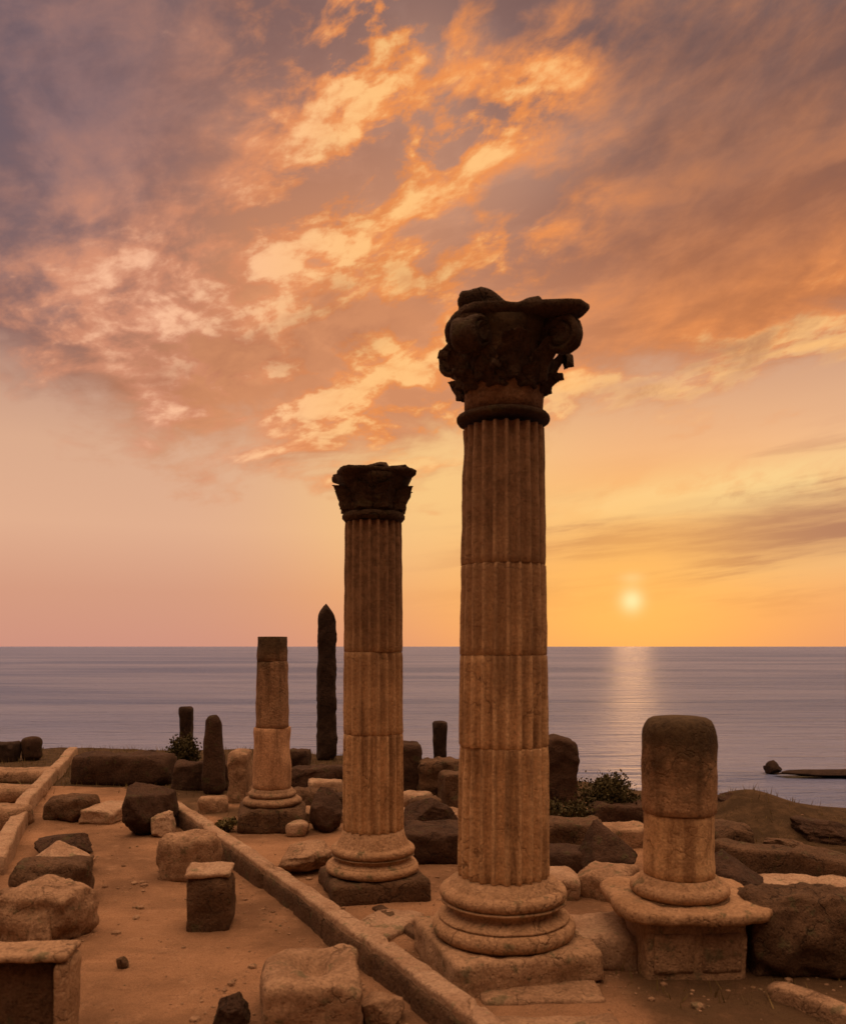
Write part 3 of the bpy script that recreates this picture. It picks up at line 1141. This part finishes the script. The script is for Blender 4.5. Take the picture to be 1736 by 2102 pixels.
# tumbled stones at the left edge
rock('boulder', 'flat dark slab tilted on top of the left stone heap', 'rock', 50, 175, 1722, 1765, .5, 'dark', 0, 91, cuts=9)
rock('boulder', 'pale worn boulder under the tilted dark slab', 'rock', 20, 165, 1745, 1812, .6, 'pale', 0, 92)
block('stone_block', 'brown worn block in the middle of the left stone heap', 'block', 10, 164, 1780, 1868, .5, 'rock', .25, .07, .03, 93, chip=1.8)
block('stone_block', 'big worn grey brown block right behind the rimmed slab', 'block', -30, 152, 1842, 1950, .5, 'block', -.15, .09, .035, 94, chip=2.0)
rock('boulder', 'narrow pale stone leaning between the boulders and the rimmed slab', 'rock', 50, 100, 1880, 1962, .25, 'block', -.3, 95)
block('stone_block', 'brown cut block between the column stump and the dark earth bank', 'block', 1470, 1548, 1702, 1752, .5, 'rock', .1, .03, .02, 171)
rock('boulder', 'dark peaked boulder on the crest of the earth bank', 'rock', 1478, 1572, 1636, 1706, .6, 'dark', 0, 181, amp=.25)
rock('boulder', 'long low dark boulder on the bank slope next to the peaked one', 'rock', 1555, 1668, 1668, 1722, .6, 'dark', 0, 182, amp=.25)
rock('boulder', 'farthest dark boulder on the bank slope by the picture edge', 'rock', 1650, 1775, 1690, 1746, .6, 'dark', 0, 183, amp=.25)
rock('boulder', 'dark jagged boulder under the bank, above the rubble wall', 'rock', 1590, 1690, 1730, 1782, .5, 'rock', 0, 184, amp=.25)
block('low_wall', 'dark wall stretch between the shore shrub and the long black wall', 'wall', 352, 470, 1566, 1622, .5, 'dark', .05, .03, .03, 185, chip=2)
block('low_wall', 'dark long wall crossing behind the plain column and the slimmer column', 'wall', 590, 960, 1578, 1628, .4, 'dark', 0, .03, .03, 186, chip=2)
block('stone_block', 'dark tumbled block at the foot of the wall between the fluted columns', 'block', 838, 905, 1640, 1690, .35, 'rock', .4, .03, .03, 187)
block('stone_block', 'small pale block before the dark wall left of the plain column', 'block', 405, 462, 1640, 1672, .3, 'block', .2, .03, .02, 188)
block('low_wall', 'long low wall with dark face behind the column stump', 'wall', 1222, 1480, 1655, 1702, .4, 'dark', 0, .04, .03, 172)
block('low_wall', 'thin pale wall course crossing behind the slimmer fluted column', 'wall', 600, 960, 1668, 1690, .35, 'block', 0, .03, .02, 173)
block('stone_block', 'dark squat block under the pale slab before the pointed pillar', 'block', 640, 706, 1634, 1668, .35, 'dark', .1, .03, .02, 174)
block('stone_block', 'upended brown block on the rubble right of the slimmer column', 'block', 905, 952, 1590, 1668, .35, 'rock', .3, .03, .02, 175)
block('stone_block', 'dark low block at the foot of the peaked standing stone wall', 'block', 1130, 1215, 1752, 1796, .4, 'dark', -.1, .03, .02, 176)
block('stone_block', 'brown cut block beside the nearest low stone row', 'block', 90, 176, 1640, 1684, .5, 'rock', -.3, .04, .025, 177)
rock('stone', 'small lone brown stone lying on the bare path', 'rock', 236, 260, 1968, 1992, .08, 'rock', 0, 96, sub=3)
rock('stone', 'pale stone lump at the foot of the hollowed cube block', 'rock', 735, 830, 2050, 2115, .22, 'block', 0, 97)

rock('stone', 'jagged little black stone left of the hollowed cube block', 'rock', 430, 508, 2052, 2130, .2, 'dark', 0, 98, amp=.3, cuts=14)
# ------------------------------------------------------------------ far standing stones
block('pillar', 'tall black pointed pillar close behind the slimmer fluted column', 'pillar', 648, 689, 1238, 1562, .38, 'soot', .2, .10, .015, 101, taper=.10, cell=.045, chip=.5, cuts=0, top=lambda x, y: 1 - .42 * abs(x + .02))
block('pillar', 'short black pillar above the shrub near the shore', 'pillar', 366, 392, 1452, 1560, .24, 'soot', 0, .05, .012, 102, cell=.04)
block('standing_stone', 'round topped brown standing stone flaring at its foot', 'standing stone', 408, 458, 1471, 1632, .34, 'dark', 0, .12, .012, 103, taper=.36, cell=.05, chip=.3)
block('standing_stone', 'small arched dark stone on the far shore edge', 'standing stone', 38, 80, 1514, 1562, .28, 'dark', 0, .17, .015, 104, cell=.04, chip=.3)
block('stone_block', 'dark square block at the edge beside the small arched stone', 'block', -25, 24, 1526, 1566, .4, 'soot', 0, .03, .015, 105)
rock('stone', 'little dark stone sitting on top of the black wall line', 'rock', 293, 319, 1540, 1560, .2, 'soot', 0, 106, sub=3)
block('stone_block', 'brown upright block standing left of the plain column', 'block', 466, 506, 1546, 1652, .5, 'block', 0, .03, .02, 107)
block('stone_block', 'dark block half hidden between the plain column and the pointed pillar', 'block', 584, 634, 1540, 1610, .5, 'dark', 0, .04, .03, 108)
block('stone_slab', 'pale flat slab left of the slimmer column, before the pointed pillar', 'slab', 630, 700, 1604, 1634, .45, 'pale', .1, .03, .015, 109)
block('low_wall', 'brown low wall piece behind the foot of the plain column', 'wall', 586, 690, 1622, 1668, .4, 'rock', 0, .04, .03, 110)
rock('boulder', 'dark boulder pressed against the left side of the slimmer column', 'rock', 630, 700, 1625, 1712, .5, 'dark', 0, 111)
rock('boulder', 'pale boulder at the lower left of the slimmer column', 'rock', 562, 676, 1742, 1800, .5, 'block', .2, 112)
block('stone_slab', 'pale slab piece right of the plain column foot', 'slab', 585, 632, 1690, 1716, .3, 'pale', 0, .03, .015, 113)

block('stone_block', 'tall dark block touching the right side of the slimmer column', 'block', 816, 864, 1530, 1642, .5, 'dark', 0, .03, .02, 121)
block('pillar', 'small black pillar wider at its top between the two fluted columns', 'pillar', 890, 916, 1482, 1566, .30, 'soot', 0, .03, .008, 122, taper=-.22, cell=.04)
block('low_wall', 'brown masonry wall between the two fluted columns', 'wall', 858, 950, 1566, 1650, .5, 'rock', 0, .04, .03, 123)
block('stone_slab', 'pale slab tilted on the rubble between the fluted columns', 'slab', 826, 880, 1632, 1662, .4, 'pale', -.5, .03, .015, 124)
rock('boulder', 'black rubble boulder between the two fluted columns', 'rock', 826, 945, 1645, 1712, .6, 'dark', 0, 125)
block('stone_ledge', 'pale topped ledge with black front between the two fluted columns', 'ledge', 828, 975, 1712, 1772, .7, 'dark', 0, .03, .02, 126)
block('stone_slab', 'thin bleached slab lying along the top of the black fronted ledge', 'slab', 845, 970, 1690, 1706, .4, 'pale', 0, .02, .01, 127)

block('standing_stone', 'dark peaked standing stone right behind the tallest column', 'standing stone', 1120, 1186, 1512, 1650, .5, 'dark', 0, .04, .02, 131,
      top=lambda x, y: 1.0 - abs(x + .05) * .35, chip=.6)
block('low_wall', 'low wall with pale coping right of the tallest column', 'wall', 1118, 1240, 1692, 1760, .45, 'rock', 0, .03, .02, 132)
block('stone_slab', 'bleached coping slab on the wall right of the tallest column', 'slab', 1118, 1242, 1684, 1694, .5, 'pale', 0, .02, .01, 133)
rock('boulder', 'black rounded boulder left of the short column stump', 'rock', 1195, 1330, 1702, 1815, .7, 'dark', 0, 134)
block('stone_slab', 'pale slab lying on the black boulder behind the column stump', 'slab', 1235, 1340, 1704, 1745, .5, 'block', .1, .03, .015, 135)
block('stone_slab', 'ochre slab low beside the foot of the tallest column', 'slab', 1108, 1194, 1806, 1850, .5, 'pale', 0, .03, .015, 136)
block('stone_ledge', 'broad ochre ledge joining the tallest column and the stump pedestal', 'ledge', 1150, 1316, 1925, 1992, .55, 'pale', 0, .03, .018, 137)
block('stone_slab', 'curved slab edge leaning toward the column stump base', 'slab', 1205, 1310, 1800, 1850, .55, 'block', radians(-32), .04, .018, 138)
block('low_wall', 'thick dark wall filling the right edge beside the pedestal', 'wall', 1556, 1860, 1850, 2012, .45, 'rock', radians(-3), .05, .035, 141, chip=2.0)
block('stone_slab', 'pale coping slab lying on the thick dark wall at the right edge', 'slab', 1566, 1850, 1826, 1856, .5, 'pale', radians(-5), .03, .02, 142, chip=1.8)
rock('boulder', 'dark boulder between the column stump and the low rubble wall', 'rock', 1470, 1600, 1775, 1870, .7, 'dark', 0, 143)

# rocks standing in the sea
def sea_rock(name, label, px, py, w, d_, h, seed):
    Y = (CAM_H - SEA_Z) * 1700.0 / (py - 1327)
    X = (px - 868) / 1700.0 * Y
    tag(link(name, rock_bm(w, d_, h, seed, .25, 6, 4), M['soot'], None, (X, Y, SEA_Z)), label, 'rock')


sea_rock('sea_rock', 'small round black rock standing out of the sea', 1586, 1588, .75, .6, .55, 151)
sea_rock('reef', 'long flat black reef breaking the sea surface', 1740, 1594, 6.0, 1.4, .30, 152)


# ------------------------------------------------------------------ plants
def shrub(label, x, y, rx, ry, rz_, n, ls, seed, mat='leaf', z=0.0, name='shrub', cat='shrub'):
    rnd = random.Random(seed)
    root = empty(name, (x, y, z))
    tag(root, label, cat)
    bm = bmesh.new()
    clumps = []
    for _ in range(max(5, int(14))):
        a, q = rnd.uniform(0, 2 * pi), sqrt(rnd.random())
        zz = rnd.uniform(.25, .8)
        k = sqrt(max(.05, 1 - (zz - .3) ** 2 * 1.7))
        clumps.append((Vector((cos(a) * q * rx * .72 * k, sin(a) * q * ry * .72 * k, zz * rz_)), rnd.uniform(.28, .5)))
    for _ in range(n):
        c_, s = rnd.choice(clumps)
        v = Vector((rnd.gauss(0, 1), rnd.gauss(0, 1), rnd.gauss(0, 1))).normalized() * (rnd.random() ** .45 if rnd.random() < .9 else rnd.uniform(1.0, 1.5))
        p = c_ + Vector((v.x * rx * s, v.y * ry * s, v.z * rz_ * s * .8))
        if p.z < 0.0:
            p.z = rnd.uniform(0, .1 * rz_)
        t = Vector((rnd.gauss(0, 1), rnd.gauss(0, 1), rnd.gauss(.4, 1))).normalized()
        u = t.orthogonal().normalized()
        u = (u * cos(rnd.uniform(0, 6.28)) + t.cross(u) * sin(rnd.uniform(0, 6.28))).normalized()
        l = ls * rnd.uniform(.35, 1.25)
        w_ = l * .32
        a_, b_, c2, d2 = (bm.verts.new(p), bm.verts.new(p + t * l * .5 + u * w_), bm.verts.new(p + t * l), bm.verts.new(p + t * l * .5 - u * w_))
        bm.faces.new((a_, b_, c2, d2))
    me = bpy.data.meshes.new('foliage')
    bm.to_mesh(me)
    bm.free()
    me.materials.append(M[mat])
    o = bpy.data.objects.new('foliage', me)
    o.parent = root
    COL.objects.link(o)
    bm = bmesh.new()
    for c_, s in clumps:
        m_ = c_ * .5 + Vector((rnd.uniform(-.05, .05) * rx, rnd.uniform(-.05, .05) * ry, 0))
        tube_into(bm, [Vector((c_.x * .12, c_.y * .12, -.03)), m_, c_], [rx * .035, rx * .025, rx * .010], 5)
    link('stem', bm, M['stem'], root)
    return root


q = G(1248, 1690)
shrub('large round dark shrub on the shore left of the column stump', q.x, q.y + .2, .42, .40, .55, 5200, .050, 1)
q = G(1160, 1692)
shrub('low olive shrub at the foot of the peaked standing stone', q.x, q.y - .1, .34, .3, .32, 3000, .045, 2)
q = G(1322, 1690)
shrub('small dark shrub just behind the column stump', q.x, q.y + .3, .22, .22, .26, 1200, .045, 3)
q = G(382, 1585)
shrub('dark shrub growing at the foot of the short black pillar', q.x, q.y - .2, .34, .3, .62, 3200, .055, 4)
q = G(460, 1712)
shrub('pale olive weed growing against the upper kerb', q.x, q.y + .1, .20, .18, .17, 900, .04, 9, 'leaf_olive', 0, 'weed', 'plant')


def grass():
    rnd = random.Random(5)
    bm = bmesh.new()
    n = 0
    while n < 9000:
        y = rnd.uniform(5.0, 18)
        x = rnd.uniform(-.56, .56) * y
        s = scrub_shade(x, y)
        if rnd.random() > s * s * (.3 + .7 * max(0, fb((x, y, 11), .9, 2) + .5)):
            n += .08
            continue
        if x > 2.5 and rnd.random() < .75:
            n += .2
            continue
        n += 1
        z = height(x, y)
        if z < -1.5:
            continue
        a = rnd.uniform(0, 2 * pi)
        h = rnd.uniform(.04, .13)
        w_ = rnd.uniform(.004, .008)
        p = Vector((x, y, z - .01))
        u = Vector((cos(a), sin(a), 0))
        lean = Vector((rnd.gauss(0, .3), rnd.gauss(0, .3), 0)) * h
        v = [bm.verts.new(p - u * w_), bm.verts.new(p + u * w_), bm.verts.new(p + lean + Vector((0, 0, h)))]
        bm.faces.new(v)
    o = link('grass', bm, M['grass'], smooth=False)
    tag(o, 'sparse dry grass growing over the dark earth near the shore', 'grass', kind='stuff')
    # pebbles
    bm = bmesh.new()
    spots = [(-.447, 7.45, .8), (.557, 5.75, .9), (1.79, 5.8, .8), (-2.2, 7.6, .6), (-.9, 5.1, .5), (-2.8, 6.6, .7), (-2.7, 8.4, .9), (1.2, 5.9, .6), (2.2, 7.6, 1.0), (-.3, 8.9, 1.2)]
    for k in range(1700):
        if k % 3 == 0:
            y = 4.6 + 9 * rnd.random() ** 1.7
            x = rnd.uniform(-.55, .55) * y
        elif k % 3 == 1:
            sx_, sy_, sr = rnd.choice(spots)
            a, q_ = rnd.uniform(0, 2 * pi), sr * (.5 + .5 * rnd.random() ** .6)
            x, y = sx_ + cos(a) * q_, sy_ + sin(a) * q_
        else:
            y = rnd.uniform(4.2, 11)
            x = kerb_x(y) + rnd.choice((-1, 1)) * (.10 + abs(rnd.gauss(0, .10)))
        s = rnd.uniform(.004, .015) * (3.0 if rnd.random() < .10 else 1)
        c_ = Vector((x, y, height(x, y) + s * .2))
        t = bmesh.ops.create_icosphere(bm, subdivisions=1, radius=s)
        f = Vector((rnd.uniform(.7, 1.3), rnd.uniform(.7, 1.3), rnd.uniform(.45, .8)))
        for v in t['verts']:
            v.co = c_ + Vector((v.co.x * f.x * rnd.uniform(.85, 1.15), v.co.y * f.y, v.co.z * f.z))
    o = link('gravel', bm, M['block'], smooth=False)
    tag(o, 'loose gravel and pebbles scattered over the earth', 'gravel', kind='stuff')


grass()
